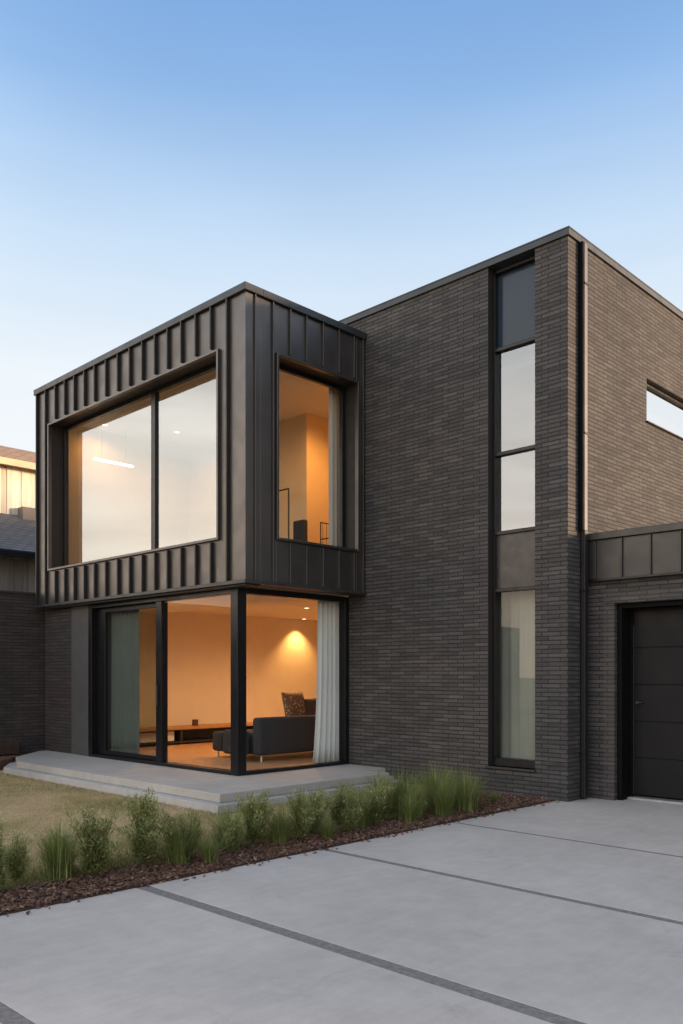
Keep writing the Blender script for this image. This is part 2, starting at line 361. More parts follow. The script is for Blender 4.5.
# sill of the stair window
sw = MB().box(-1.127, -1.09, .10, .20, .347, 6.68).box(-.484, -.446, .10, .20, .347, 6.68)
for z in (5.66, 4.325, 3.315, 2.585): sw.box(-1.09, -.484, .10, .20, z-.022, z+.022)
sw.box(-1.09, -.484, .10, .20, .347, .445).box(-1.09, -.484, .10, .20, 6.64, 6.68)
swo = MB().box(-1.128, -.446, .21, .23, .36, 6.70).build('stair_window', M['plaster'], H)
bpy.data.objects.remove(swo)
S = sw.build('stair_window', M['black'], H, bevel=.003)
S['label'] = 'tall narrow window slot running the full height of the brick front'
def pane(name, m_, parent, x0, x1, y0, y1, z0, z1): return MB().box(x0, x1, y0, y1, z0, z1).build(name, m_, parent)
pane('spandrel', M['spandrel_back'], S, -1.09, -.484, .172, .19, 5.682, 6.64)
MB().poly([(-1.09,.168,5.682),(-.484,.168,5.682),(-.484,.168,6.64),(-1.09,.168,6.64)]).build('pane', M['spandrel_glossy'], S)
for a, b in ((4.347, 5.638), (3.337, 4.303)):
    MB().poly([(-1.09,.15,a),(-.484,.15,a),(-.484,.15,b),(-1.09,.15,b)]).build('pane', M['glass_stair'], S)
pane('spandrel', M['spandrel_lo'], S, -1.09, -.484, .135, .15, 2.607, 3.293)
MB().poly([(-1.09,.15,.445),(-.484,.15,.445),(-.484,.15,2.563),(-1.09,.15,2.563)]).build('pane', M['glass_lowstair'], S)
MB().box(-1.16, -.43, -.035, .10, .318, .345).build('sill', M['trim'], S, bevel=.003)
MB().box(-1.13, -1.127, .0, .10, .345, 6.70).build('reveal', M['reveal'], S)
# stairwell room behind it
MB().box(-2.6, -.25, 2.2, 2.35, 0, 6.3).box(-2.6, -2.5, .25, 2.2, 0, 6.3).box(-2.5, -.25, .25, 2.2, .0, .1).box(-2.5, -.25, .25, 2.2, 2.75, 2.9).build('stairwell_lining', M['plaster'], H)

# --- side window (x=0)
W = MB().box(-.14, -.08, 2.12, 4.9, 4.965, 5.005).box(-.14, -.08, 2.12, 4.9, 5.515, 5.55).box(-.14, -.08, 2.12, 2.155, 5.005, 5.515).box(-.14, -.08, 4.865, 4.9, 5.005, 5.515).build('side_window', M['black'], H, bevel=.003)
MB().poly([(-.11,2.155,5.005),(-.11,4.865,5.005),(-.11,4.865,5.515),(-.11,2.155,5.515)]).build('pane', M['glass_side'], W)
MB().box(-.08, .03, 2.10, 4.92, 4.945, 4.963).build('sill', M['black'], W, bevel=.002)
MB().box(-.6, -.5, 2.0, 5.0, 4.5, 6.0).build('blind', M['white'], W)

# --- downpipe
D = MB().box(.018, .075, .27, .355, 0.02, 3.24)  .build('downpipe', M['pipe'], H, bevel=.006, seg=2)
MB().box(.018, .070, .275, .350, 3.24, 6.70).build('sunlit_section', M['pipe_upper'], D, bevel=.006, seg=2)  # same pipe, with the sunlit tone put into its colour
MB().box(.0, .066, .235, .272, 3.24, 6.70).build('shadow_gap_strip', M['jamb'], D)  # black strip in place of the shadow gap beside the pipe
for z in (.55, 2.5, 4.4, 6.2): MB().box(.0, .080, .262, .363, z, z+.022).build('bracket', M['black'], D)
MB().box(.0, .018, .285, .34, .02, 6.68).build('back_channel', M['black'], D)

# --- garage wing, its unseen right end stretched to shade the driveway
GY = .50
g = MB()
g.box(.0, .34, GY, GY+.25, -.1, 2.70).box(.34, 5.3, GY, GY+.25, 2.36, 2.70).box(5.3, 11.2, GY, GY+.25, -.1, 2.70).box(10.95, 11.2, GY+.25, 7, -.1, 2.70)
g.build('garage_wall', M['brick'], H)
# flush brick band round the opening
MB().box(.20, .338, GY-.010, GY-.001, -.02, 2.361).box(.20, 5.3, GY-.010, GY-.001, 2.365, 2.50).build('opening_trim', M['trimbrick'], H, bevel=.003)
MB().box(.34, .40, GY+.06, GY+.30, 0, 2.357).box(.40, 5.3, GY+.06, GY+.30, 2.30, 2.357).box(.34, .43, GY+.30, GY+.36, 0, 2.32).build('door_jamb', M['jamb'], H, bevel=.003)
GD = MB()
gy = GY + .30
zs = [.05, .50, .94, 1.385, 1.83, 2.28]
for i in range(5): GD.box(.44, 5.25, gy, gy+.05, zs[i]+.006, zs[i+1]-.006)
GD.box(.43, 5.25, gy+.012, gy+.06, .05, 2.3)
GD = GD.build('garage_door', M['door'], H, bevel=.006, seg=2); GD['label'] = 'charcoal sectional garage door with wide horizontal panels'
MB().box(.40, 5.28, gy-.10, gy+.10, -.0, .030).build('threshold', M['alu'], GD, bevel=.004)
MB().cyl((.50, gy, 1.17), (.50, gy-.05, 1.17), .016).cyl((.50, gy-.05, 1.17), (.56, gy-.05, 1.17), .008).build('handle', M['trim'], GD)
MB().box(.436, .443, gy-.010, gy-.001, .05, 2.1).build('edge_strip', M['trim'], GD)
# canopy / fascia
CN = MB(); cy = .44
CN.box(.0, 11.25, cy, GY+.01, 2.66, 3.13)
for x in [.13 + .0] + [.464 + .35*i for i in range(31)]: CN.box(x-.008, x+.008, cy-.028, cy, 2.665, 3.125)
CN.box(0, .13, cy-.012, cy, 2.665, 3.13)
CN = CN.build('garage_fascia', M['fascia'], H, bevel=.003)
MB().box(0, 11.3, cy-.045, .80, 3.132, 3.215).build('cap', M['trim'], CN, bevel=.005)
MB().box(0, 11.25, cy-.035, cy+.06, 2.635, 2.658).build('drip_edge', M['black'], CN)
MB().box(.003, 11.2, .80, 7, 3.0, 3.15).build('garage_roof', M['roofmem'], H)
MB().box(.3, 5.95, 3.5, 3.6, 0, 2.9).build('garage_back_wall', M['plaster'], H)

# --- metal clad upper box
B = MB()
B.box(xl, -8.5, yb, yb+.25, zb, 6.36).box(-8.5, -3.8, yb, yb+.25, 5.76, 6.36).box(-8.5, -3.8, yb, yb+.25, zb, 3.29).box(-3.8, xb, yb, yb+.25, zb, 6.36)
B.box(xb-.25, xb, yb+.25, -1.705, zb, 6.36).box(xb-.25, xb, -.17, -.001, zb, 6.36).box(xb-.25, xb, -1.705, -.17, zb, 3.29).box(xb-.25, xb, -1.705, -.17, 5.705, 6.36)
B.box(xl, xl+.25, yb+.25, -.001, zb, 6.36)
rib = .050; rt = .013; B.use(1)
tops = [-8.93, -8.603, -8.252, -7.924, -7.607, -7.278, -6.959, -6.619, -6.272, -5.937, -5.595, -5.267, -4.95, -4.62, -4.287, -3.951, -3.607]
for x in tops:
    full = x < -8.55 or x > -3.76
    if full: B.box(x-rt, x+rt, yb-rib, yb, zb+.045, 6.36)
    else: B.box(x-rt, x+rt, yb-rib, yb, 5.80, 6.36).box(x-rt, x+rt, yb-rib, yb, zb+.045, 3.255)
B.use(0); rib = .035; rt = .008
for y in (-2.079, -1.777, -1.475, -1.18, -.867, -.556, -.247, -.06):
    if y < -1.73 or y > -.13: B.box(xb, xb+rib, y-rt, y+rt, zb+.045, 6.36)
    else: B.box(xb, xb+rib, y-rt, y+rt, 5.75, 6.36).box(xb, xb+rib, y-rt, y+rt, zb+.045, 3.255)
BX = B.build('metal_cladding', M['clad'], H, bevel=.002, m2=M['seam']); BX['label'] = 'dark standing seam metal cladding around the upper window box'
MB().box(xl-.02, xb+.05, yb-.05, yb+.26, 6.363, zt).box(xb-.26, xb+.05, yb+.26, -.001, 6.363, zt).box(xl-.02, xl+.26, yb+.26, -.001, 6.363, zt).build('cap', M['cap'], BX, bevel=.005)
MB().box(xl-.01, xb+.048, yb-.048, yb, zb-.004, zb+.042).box(xb, xb+.048, yb, -.001, zb-.004, zb+.042).build('drip_edge', M['trim'], BX, bevel=.003)
MB().box(xb-.11, xb+.006, yb-.006, yb-.0005, zb+.045, 6.36).box(xb+.0005, xb+.006, yb-.0005, -2.088, zb+.045, 6.36).build('corner_flashing', M['clad'], BX)
MB().box(xl+.25, xb-.25, yb+.25, -.001, zb+.02, 2.95).box(xl+.26, xb-.001, yb+.001, yb+.25, zb-.03, zb-.006).build('soffit', M['reveal'], BX)
MB().box(xl+.25, xb-.25, yb+.25, .25, 6.15, 6.3).build('box_roof', M['roofmem'], BX)

# big left window
y0 = yb
F = MB()
F.box(-8.52, -8.485, yb-.045, yb+.02, 3.27, 5.77).box(-3.825, -3.79, yb-.045, yb+.02, 3.27, 5.77).box(-8.485, -3.825, yb-.045, yb+.02, 5.735, 5.77).box(-8.485, -3.825, yb-.045, yb+.02, 3.27, 3.305)
WL = F.build('upper_front_window', M['clad'], H, bevel=.003); WL['label'] = 'wide two pane upper window mirroring the pale sky'
MB().box(-8.5, -8.497, yb+.02, -1.975, 3.29, 5.76).box(-8.497, -3.8, yb+.02, -1.975, 5.757, 5.76).box(-3.803, -3.8, yb+.02, -1.975, 3.29, 5.757).box(-8.497, -3.803, yb+.02, -1.975, 3.287, 3.29).build('reveal', M['reveal'], WL)
YM = -1.99
mx0, mx1 = -5.78, -5.675
fr = MB().box(-8.497, -8.43, YM, YM+.07, 3.291, 5.755).box(mx0, mx1, YM, YM+.08, 3.291, 5.755).box(-3.87, -3.803, YM, YM+.07, 3.291, 5.755)
fr.box(mx1, -3.87, YM, YM+.07, 5.70, 5.755).box(-8.43, mx0, YM, YM+.07, 5.70, 5.755).box(mx1, -3.87, YM, YM+.07, 3.291, 3.33).box(-8.43, mx0, YM, YM+.07, 3.291, 3.33)
fr.build('frame', M['black'], WL, bevel=.003)
MB().poly([(-8.43,YM+.04,3.33),(mx0,YM+.04,3.33),(mx0,YM+.04,5.70),(-8.43,YM+.04,5.70)]).build('pane', M['glass_up'], WL)
MB().poly([(mx1,YM+.035,3.33),(-3.87,YM+.035,3.33),(-3.87,YM+.035,5.70),(mx1,YM+.035,5.70)]).build('pane', M['glass_up'], WL)
# right window of the box
xf = -3.50
F = MB()
F.box(xb-.02, xb+.045, -1.725, -1.69, 3.27, 5.72).box(xb-.02, xb+.045, -.185, -.15, 3.27, 5.72).box(xb-.02, xb+.045, -1.69, -.185, 5.69, 5.72).box(xb-.02, xb+.045, -1.69, -.185, 3.27, 3.305)
WR = F.build('upper_side_window', M['clad'], H, bevel=.003); WR['label'] = 'single pane upper window with a warm orange room inside'
MB().box(xf, xb-.02, -.173, -.17, 3.29, 5.705).box(xf, xb-.02, -1.705, -1.702, 3.29, 5.705).box(xf, xb-.02, -1.702, -.173, 5.702, 5.705).build('reveal', M['reveal'], WR)
MB().box(xf-.06, xf, -1.702, -1.66, 3.29, 5.702).box(xf-.06, xf, -.235, -.173, 3.29, 5.702).box(xf-.06, xf, -1.66, -.235, 5.64, 5.702).box(xf-.06, xf, -1.66, -.235, 3.29, 3.35).build('frame', M['black'], WR, bevel=.003)
MB().poly([(xf-.03,-1.66,3.35),(xf-.03,-.235,3.35),(xf-.03,-.235,5.64),(xf-.03,-1.66,5.64)]).build('pane', M['glass_low'], WR)

# upper room
MB().box(-8.75, -3.523, -1.6, 3.0, 2.951, 3.02).build('upper_floor', M['wood'], H)
MB().box(-8.75, -3.46, -1.97, 3.0, 5.92, 6.14).build('upper_ceiling', M['ceiling'], H)
MB().box(-8.745, -5.30, .75, 3.0, 3.021, 5.919).box(-5.30, -3.45, 2.9, 3.0, 3.021, 5.919).box(-3.6, -3.45, .251, 2.9, 3.021, 5.919).build('upper_partition', M['ochre'], H)

# --- ground floor glazing
xg, yg = -3.615, -2.068
MB().box(-9.0, -8.035, yg, yg+.22, .183, 2.66).build('lower_brick_wall', M['wallbrick'], H)
MB().box(-8.035, -7.443, yg-.012, yg+.2, .186, 2.655).build('rendered_pier', M['render_grey'], H, bevel=.004)
GF = MB()
GF.box(-7.443, -7.345, yg-.03, yg+.13, .186, 2.655).box(xg-.12, xg+.03, yg-.03, yg+.12, .186, 2.655).box(xg-.10, xg+.03, -.085, -.003, .186, 2.655)
GF.box(-7.345, xg-.12, yg-.03, yg+.13, 2.575, 2.655).box(xg-.10, xg+.03, yg+.12, -.085, 2.575, 2.655)
GF.box(-7.345, xg-.12, yg-.03, yg+.13, .186, .232).box(xg-.10, xg+.03, yg+.12, -.085, .186, .232)
GF = GF.build('corner_glazing', M['black'], H, bevel=.004); GF['label'] = 'black framed floor to ceiling corner glazing at ground level'
sl = MB().box(-7.20, -7.06, yg+.05, yg+.10, .234, 2.573).box(-5.50, -5.37, yg+.05, yg+.10, .234, 2.573).box(-7.06, -5.50, yg+.05, yg+.10, .234, .30).box(-7.06, -5.50, yg+.05, yg+.10, 2.50, 2.573)
sl = sl.build('sliding_leaf', M['black'], GF, bevel=.003)
MB().box(-7.345, -7.20, yg+.085, yg+.10, .234, 2.573).build('side_panel', M['black'], GF)
MB().box(-5.50, -5.36, yg-.02, yg+.045, .234, 2.573).build('meeting_stile', M['black'], GF, bevel=.003)
MB().box(-5.44, -5.41, yg-.065, yg-.045, 1.05, 1.35).box(-5.435, -5.415, yg-.05, yg-.02, 1.08, 1.10).box(-5.435, -5.415, yg-.05, yg-.02, 1.30, 1.32).build('handle', M['trim'], GF, bevel=.004)
MB().poly([(-7.06,yg+.075,.30),(-5.50,yg+.075,.30),(-5.50,yg+.075,2.50),(-7.06,yg+.075,2.50)]).build('pane', glass_mat('sliding_glass', .11, (.38, .42, .39), .0), GF)
MB().poly([(-5.36,yg+.02,.232),(xg-.12,yg+.02,.232),(xg-.12,yg+.02,2.575),(-5.36,yg+.02,2.575)]).build('pane', M['glass_low'], GF)
MB().poly([(xg-.03,yg+.12,.232),(xg-.03,-.085,.232),(xg-.03,-.085,2.575),(xg-.03,yg+.12,2.575)]).build('pane', M['glass_low'], GF)

MB().box(-8.749, -8.70, -1.93, .749, 3.021, 5.919).build('upper_lining', M['ochre'], H)
# ground room shell
MB().box(-8.75, -3.72, -1.93, 5.4, .12, .19).build('timber_floor', plain('oak_floor', (.52, .30, .15), .4, 0, .1, 5), H)
MB().box(-8.98, -8.75, -1.84, 0, .19, 2.66).box(-8.749, -8.70, -1.84, 5.4, .19, 2.74).box(-8.75, -3.6, 5.4, 5.5, .19, 2.74).box(-3.6, -3.45, .251, 5.4, .19, 2.74).box(-8.75, -7.45, -1.84, -1.80, .19, 2.66).build('room_wall', M['plaster'], H)
MB().box(-8.75, -3.46, .002, 5.4, 2.74, 2.90).box(-8.75, -3.60, -1.93, .002, 2.672, 2.685).build('room_ceiling', M['ceiling'], H)

# ================================================================== interior things
def curtain(name, label, path, z0, z1, amp, nf, m_, flare=0):
    # pleated sheet with thickness, hung along a straight path
    (x0, y0), (x1, y1) = path; L = math.hypot(x1-x0, y1-y0); nx, ny = -(y1-y0)/L, (x1-x0)/L
    n = nf*10; vs = []; fs = []; rnd = random.Random(3)
    ph = [rnd.uniform(.7, 1.3) for _ in range(nf+1)]
    for k in range(9):
        t = k/8; z = z0+(z1-z0)*t
        for i in range(n+1):
            u = i/n; a = math.sin(u*nf*2*math.pi + .4*math.sin(3*u*math.pi+t)) * amp * ph[int(u*nf)] * (1.15-.3*t)
            sh = -flare*(1-u)*(1-t)**3; vs.append((x0+(x1-x0)*(u+sh/L)+nx*a, y0+(y1-y0)*(u+sh/L)+ny*a, z))
    for k in range(8):
        for i in range(n):
            a = k*(n+1)+i; fs.append((a, a+1, a+n+2, a+n+1))
    o = mesh_from(name, vs, fs, m_, smooth=True); s = o.modifiers.new('t', 'SOLIDIFY'); s.thickness = .003
    return tag(o, label, 'curtain')
curtain('curtain', 'sage grey curtain hanging in the sliding door pane at the left of the lower glazing', ((-7.42, -1.87), (-6.28, -1.87)), .2, 2.62, .03, 9, M['curtain_white'])
curtain('curtain', 'pale grey pleated curtain beside the brick wall in the lower corner room', ((-3.76, -.47), (-3.76, -.02)), .2, 2.62, .03, 5, M['curtain_white'], flare=.10)
curtain('curtain', 'flat cream curtain at the right edge of the orange upper window', ((-3.70, -.31), (-3.70, -.03)), 3.03, 5.85, .006, 3, M['plaster'])
curtain('curtain', 'long pale curtain behind the lowest pane of the tall brick window', ((-1.75, .42), (-.42, .42)), .11, 2.7, .012, 9, M['curtain_dim'])

LENS = emit('lamp_lens', (1, .75, .45), 3)
def downlight(x, y, z, label, watts, size=150, blend=.6, col=(1, .56, .26), rad=.05, group=None):
    t = thing('downlight', (x, y, z), label, 'ceiling light', group)
    MB().cyl((x, y, z-.004), (x, y, z+.02), .055, 20).build('housing', M['white'], t)
    MB().cyl((x, y, z-.008), (x, y, z-.004), .04, 20).build('lens', LENS, t)
    l = bpy.data.lights.new('lamp', 'SPOT'); l.energy = watts; l.spot_size = R(size); l.spot_blend = blend; l.color = col; l.shadow_soft_size = rad
    o = bpy.data.objects.new('lamp', l); COL.objects.link(o); o.parent = t; o.location = (0, 0, -.03)
    return t
downlight(-8.43, 3.62, 2.735, 'recessed downlight washing the far wall above the sofa', 95, 104, .75, col=(1, .52, .16), rad=.03)
downlight(-6.2, 1.6, 2.735, 'recessed downlight over the middle of the lower living room', 225, 165, .8)
downlight(-6.9, -1.35, 2.668, 'recessed downlight near the sliding glass door of the lower room', 90, 165, .8)
downlight(-5.0, 3.9, 2.735, 'recessed downlight at the back of the lower living room', 120, 165, .8)
downlight(-4.35, .55, 5.915, 'recessed downlight in the upper room beside the orange wall', 120, 165, .8, col=(1, .45, .12))
downlight(-7.76, -.16, 5.915, 'small bright downlight seen in the right pane of the wide upper window', 22, 165, .8, col=(1, .55, .22))
downlight(-8.30, -1.30, 5.915, 'added unseen downlight warming the wall by the left jamb of the wide upper window', 26, 165, .9, col=(1, .42, .1))  # added lamp, turns the left end wall orange
downlight(-1.6, 1.4, 2.745, 'recessed downlight behind the lowest pane of the tall window', 22, 165, .8)
# linear pendant
t = thing('pendant_light', (-8.33, -1.1, 5.3), 'slim white linear light hanging behind the left pane of the upper window', 'pendant light')
lp = MB().box(-8.35, -8.31, -1.50, -.72, 5.27, 5.30).build('tube', emit('led_tube', (1, .95, .88), 5), t)
for y in (-1.35, -.87): MB().cyl((-8.33, y, 5.30), (-8.33, y, 5.92), .003, 6).build('cable', M['metalrail'], t)

# sofa (back towards the corner glass), chaise at its near end
s = thing('sofa', (-5.1, .2, .19), 'charcoal fabric corner sofa with its back to the glass and a low chaise', 'sofa')
MB().box(-4.80, -4.60, -.86, 1.9, .29, .86).build('backrest', M['sofa'], s, bevel=.05, seg=4, smooth=True)
MB().box(-5.60, -4.81, -.80, 1.9, .29, .62).box(-5.88, -5.605, -.80, .12, .29, .60).build('seat', M['sofa'], s, bevel=.05, seg=4, smooth=True)
MB().box(-5.35, -4.81, -1.0, -.87, .29, .66).build('armrest', M['sofa'], s, bevel=.05, seg=4, smooth=True)
for q in ((-4.7, -.75), (-4.7, 1.8), (-5.80, -.72), (-5.80, .02), (-5.5, 1.8)): MB().cyl((*q, .19), (*q, .30), .015, 8).build('leg', M['alu'], s)
def cushion(x, y, z, rz, rx, w_, h_, m_, label):
    bm = bmesh.new(); n = 12
    g1 = {}
    for sgn in (1, -1):
        for i in range(n+1):
            for j in range(n+1):
                u, v = 2*i/n-1, 2*j/n-1; th = .075*(max(0, (1-u**4))*max(0, (1-v**4)))**.5
                pin = 1-.06*(1-abs(u))*abs(v) ; pin2 = 1-.06*(1-abs(v))*abs(u)
                if sgn == -1 and (i in (0, n) or j in (0, n)): g1[(sgn, i, j)] = g1[(1, i, j)]; continue
                g1[(sgn, i, j)] = bm.verts.new((sgn*th, u*w_/2*pin2, v*h_/2*pin))
    for sgn in (1, -1):
        for i in range(n):
            for j in range(n): bm.faces.new([g1[(sgn, i, j)], g1[(sgn, i+1, j)], g1[(sgn, i+1, j+1)], g1[(sgn, i, j+1)]])
    b = MB(); b.bm.free(); b.bm = bm; o = b.build('cushion', m_, smooth=True); o.location = (x, y, z); o.rotation_euler = (R(rx), R(-14), R(rz))
    return tag(o, label, 'cushion')
def pat_mat():
    m, nt, b = mat('patterned_weave'); v = pos(nt, (1, 1, 1))
    vo = N(nt, 'ShaderNodeTexVoronoi'); vo.inputs['Scale'].default_value = 22; nt.links.new(v, vo.inputs['Vector'])
    c = ramp(nt, vo.outputs['Distance'], [(.25, (.55, .42, .26)), (.4, (.06, .04, .03)), (.6, (.22, .11, .05))])
    nt.links.new(c, b.inputs['Base Color']); b.inputs['Roughness'].default_value = .9; return m
cushion(-5.06, .26, .98, 6, 0, .52, .50, pat_mat(), 'brown and cream patterned cushion propped up on the sofa')
cushion(-5.02, .66, .93, -8, 4, .42, .40, plain('brown_velvet', (.07, .04, .025), .9), 'plain dark brown cushion beside the patterned one')
cushion(-4.95, .82, .86, 0, -3, .34, .28, M['white'], 'small white cushion on the right of the sofa by the curtain')
# low bench along the far wall
b_ = thing('low_bench', (-8.45, .6, .19), 'long low timber bench with a dark shelf against the far wall', 'bench')
MB().box(-8.69, -8.2, -1.0, 2.3, .47, .52).build('bench_top', M['wood'], b_, bevel=.004)
MB().box(-8.69, -8.22, -.9, 2.2, .22, .25).box(-8.69, -8.66, -.9, 2.2, .25, .47).build('shelf', M['rubber'], b_)
for y in (-.95, .25, 2.2): MB().box(-8.68, -8.24, y, y+.05, .19, .47).build('leg', M['metalrail'], b_)
MB().box(-8.64, -8.3, -.7, .15, .26, .44).build('drawer', M['white'], b_, bevel=.004)
tag(MB().cyl((-8.4, .70, .522), (-8.4, .70, .64), .06, 16).build('cup', plain('dark_clay', (.09, .035, .02), .6)), 'small dark brown pot standing on the low timber bench', 'pot')
# clothes rail and chair upstairs
t = thing('clothes_rail', (-5.75, .55, 3.02), 'thin black metal clothes rail at the left of the orange upper window', 'clothes rail')
MB().cyl((-5.95, .45, 4.62), (-5.42, .45, 4.62), .014, 8).build('top_bar', M['metalrail'], t)
for x in (-5.95, -5.42): MB().cyl((x, .45, 3.04), (x, .45, 4.62), .014, 8).cyl((x, .25, 3.05), (x, .65, 3.05), .016, 8).build('upright', M['metalrail'], t)
t = thing('armchair', (-5.0, .35, 3.02), 'dark grey chair behind the sill of the orange upper window', 'chair')
MB().box(-5.38, -5.10, .50, .60, 3.4, 4.08).build('backrest', M['sofa'], t, bevel=.03, seg=3)
MB().box(-5.42, -5.02, .05, .50, 3.38, 3.48).build('seat', M['sofa'], t, bevel=.03, seg=3)
for x in (-5.39, -5.05):
    for y in (.08, .52): MB().cyl((x, y, 3.02), (x, y, 3.39), .013, 8).build('leg', M['metalrail'], t)
t = thing('wire_chair', (-4.3, .5, 3.02), 'slender black wire chair whose back rises above the upper window sill', 'chair')
W_ = MB()
for y in (.35, .95):
    W_.cyl((-4.55, y, 3.02), (-4.55, y, 3.93), .010, 8).cyl((-4.1, y, 3.02), (-4.1, y, 3.66), .010, 8).cyl((-4.55, y, 3.66), (-4.1, y, 3.66), .010, 8)
W_.cyl((-4.55, .35, 3.93), (-4.55, .95, 3.93), .010, 8).build('frame', M['metalrail'], t)
W_ = MB()
for k in range(7): W_.cyl((-4.55, .40+.083*k, 3.48), (-4.55, .40+.083*k, 3.93), .004, 6)
W_.build('backrest', M['metalrail'], t); MB().box(-4.55, -4.1, .36, .94, 3.45, 3.48).build('seat', M['sofa'], t)
# made-up cabinet imitating a pale reflection in the mirrored glass
t = thing('reflection_standin', (-7.0, .5, 3.02), 'tall pale cabinet shape added for a reflection in the right pane of the upper window', 'reflection_standin')
MB().box(-7.1, -6.2, .2, .74, 3.02, 5.0).build('carcass', M['white'], t, bevel=.005)
MB().box(-7.09, -6.66, .18, .198, 3.1, 4.97).build('door', M['white'], t, bevel=.003); MB().box(-6.65, -6.21, .18, .198, 3.1, 4.97).build('door', M['white'], t, bevel=.003)

# ================================================================== boundary wall and planter at left
BW = thing('boundary_wall', (-9.3, -5, 0), 'dark brown brick boundary wall at the left of the patio', 'wall')
MB().box(-9.35, -9.1, -13, -.01, -.1, 2.90).build('brickwork', M['wallbrick'], BW)
MB().box(-9.37, -9.08, -13, -.01, 2.90, 2.945).build('coping', M['wallbrick'], BW)
PL = thing('planter_box', (-8.95, -3.9, 0), 'low weathered timber planter box against the boundary wall at the left edge', 'planter')
MB().box(-9.09, -8.80, -5.2, -2.62, .17, .40).build('upper_boards', plain('dark_timber', (.05, .03, .02), .9, 0, .3, 10), PL, bevel=.006)
MB().prism([(-9.09,-5.3),(-8.0,-5.3),(-8.0,-3.40),(-8.42,-2.92),(-9.09,-2.45)], -.05, .15).build('lower_boards', plain('red_timber', (.16, .085, .06), .9, 0, .3, 10), PL, bevel=.006)

# ================================================================== neighbour's house
def board_mat(name, col, pitch=.45):
    m, nt, b = mat(name)
    g_ = N(nt, 'ShaderNodeNewGeometry'); s_ = N(nt, 'ShaderNodeSeparateXYZ'); nt.links.new(g_.outputs['Position'], s_.inputs[0])
    dv = N(nt, 'ShaderNodeMath', operation='DIVIDE'); nt.links.new(s_.outputs[1], dv.inputs[0]); dv.inputs[1].default_value = .16
    fl = N(nt, 'ShaderNodeMath', operation='FLOOR'); nt.links.new(dv.outputs[0], fl.inputs[0])
    wn = N(nt, 'ShaderNodeTexWhiteNoise', noise_dimensions='1D'); nt.links.new(fl.outputs[0], wn.inputs['W'])
    st = noise(nt, pos(nt, (1, 12, .6)), 3, 5)
    c = mixc(nt, col, ramp(nt, wn.outputs[0], [(0, gray(.75)), (1, gray(1.2))]), 1.0, 'MULTIPLY')
    c = mixc(nt, c, ramp(nt, st, [(.3, gray(.8)), (.7, gray(1.15))]), 1.0, 'MULTIPLY')
    nt.links.new(c, b.inputs['Base Color']); b.inputs['Roughness'].default_value = .85; return m
def shingle_mat(name, a, c_):
    m, nt, b = mat(name); g_ = N(nt, 'ShaderNodeNewGeometry'); s_ = N(nt, 'ShaderNodeSeparateXYZ'); nt.links.new(g_.outputs['Position'], s_.inputs[0])
    cb = N(nt, 'ShaderNodeCombineXYZ'); nt.links.new(s_.outputs[1], cb.inputs[0]); nt.links.new(s_.outputs[2], cb.inputs[1])
    t_ = N(nt, 'ShaderNodeTexBrick'); nt.links.new(cb.outputs[0], t_.inputs['Vector']); t_.inputs['Scale'].default_value = 1
    t_.inputs['Brick Width'].default_value = .3; t_.inputs['Row Height'].default_value = .085; t_.inputs['Mortar Size'].default_value = .012
    t_.inputs['Color1'].default_value = (*a, 1); t_.inputs['Color2'].default_value = (*c_, 1); t_.inputs['Mortar'].default_value = (*[q*.4 for q in a], 1)
    nt.links.new(t_.outputs['Color'], b.inputs['Base Color']); b.inputs['Roughness'].default_value = .85
    i_ = N(nt, 'ShaderNodeMath', operation='SUBTRACT'); i_.inputs[0].default_value = 1; nt.links.new(t_.outputs['Fac'], i_.inputs[1]); bump(nt, i_.outputs[0], b, .6, .02)
    return m
NH = thing('neighbour_house', (-17, 0, 0), 'pale timber neighbouring house with a grey shingle lower roof behind the left wall', 'house')
cream = board_mat('cream_boards', (.76, .67, .54)); greyb = board_mat('grey_boards', (.26, .24, .21))
MB().box(-24, -14.0, -3, 7, -.1, 4.2).build('lower_wall', greyb, NH)
k = MB()
for i in range(31): k.box(-14.0, -13.975, -3+.32*i, -3+.32*i+.05, 0, 4.2)
k.build('batten', greyb, NH)
m = MB(); s0 = (-13.55, 4.34); s1 = (-17.0, 5.80)
m.prism([(0,0),(1,0),(1,1)], 0, 1); m.bm.clear()
def slab(mb, a, b, y0, y1, th):
    (xa, za), (xb_, zb_) = a, b
    v = [mb.bm.verts.new(q) for q in ((xa,y0,za),(xa,y1,za),(xb_,y1,zb_),(xb_,y0,zb_),(xa,y0,za-th),(xa,y1,za-th),(xb_,y1,zb_-th),(xb_,y0,zb_-th))]
    for f in ((0,1,2,3),(7,6,5,4),(0,4,5,1),(1,5,6,2),(2,6,7,3),(3,7,4,0)): mb.bm.faces.new([v[i] for i in f])
slab(m, s0, s1, -3.3, 7.3, .12); m.build('lower_roof', shingle_mat('grey_shingle', (.11, .115, .12), (.17, .17, .17)), NH)
MB().box(-13.58, -13.50, -3.35, 7.35, 4.17, 4.32).build('gutter', M['black'], NH, bevel=.01)
MB().box(-24, -17.0, -2.5, 7, 4.2, 7.10).build('upper_wall', cream, NH)
k = MB()
for i in range(23): k.box(-17.0, -16.985, -2.4+.40*i, -2.4+.40*i+.04, 5.5, 7.08)
k.build('batten', cream, NH)
m = MB(); slab(m, (-16.66, 7.22), (-20.0, 8.42), -3.0, 7.5, .06); slab(m, (-20.0, 8.42), (-24.5, 7.1), -3.0, 7.5, .06)
m.build('upper_roof', shingle_mat('brown_shingle', (.42, .26, .15), (.55, .35, .21)), NH)
MB().box(-16.72, -16.64, -3.0, 7.5, 7.03, 7.20).build('fascia', plain('fascia_timber', (.75, .55, .35), .8), NH)
MB().box(-17.0, -16.72, -3.0, 7.5, 7.10, 7.12).build('eave_soffit', plain('soffit_paint', (.4, .3, .2), .8), NH)
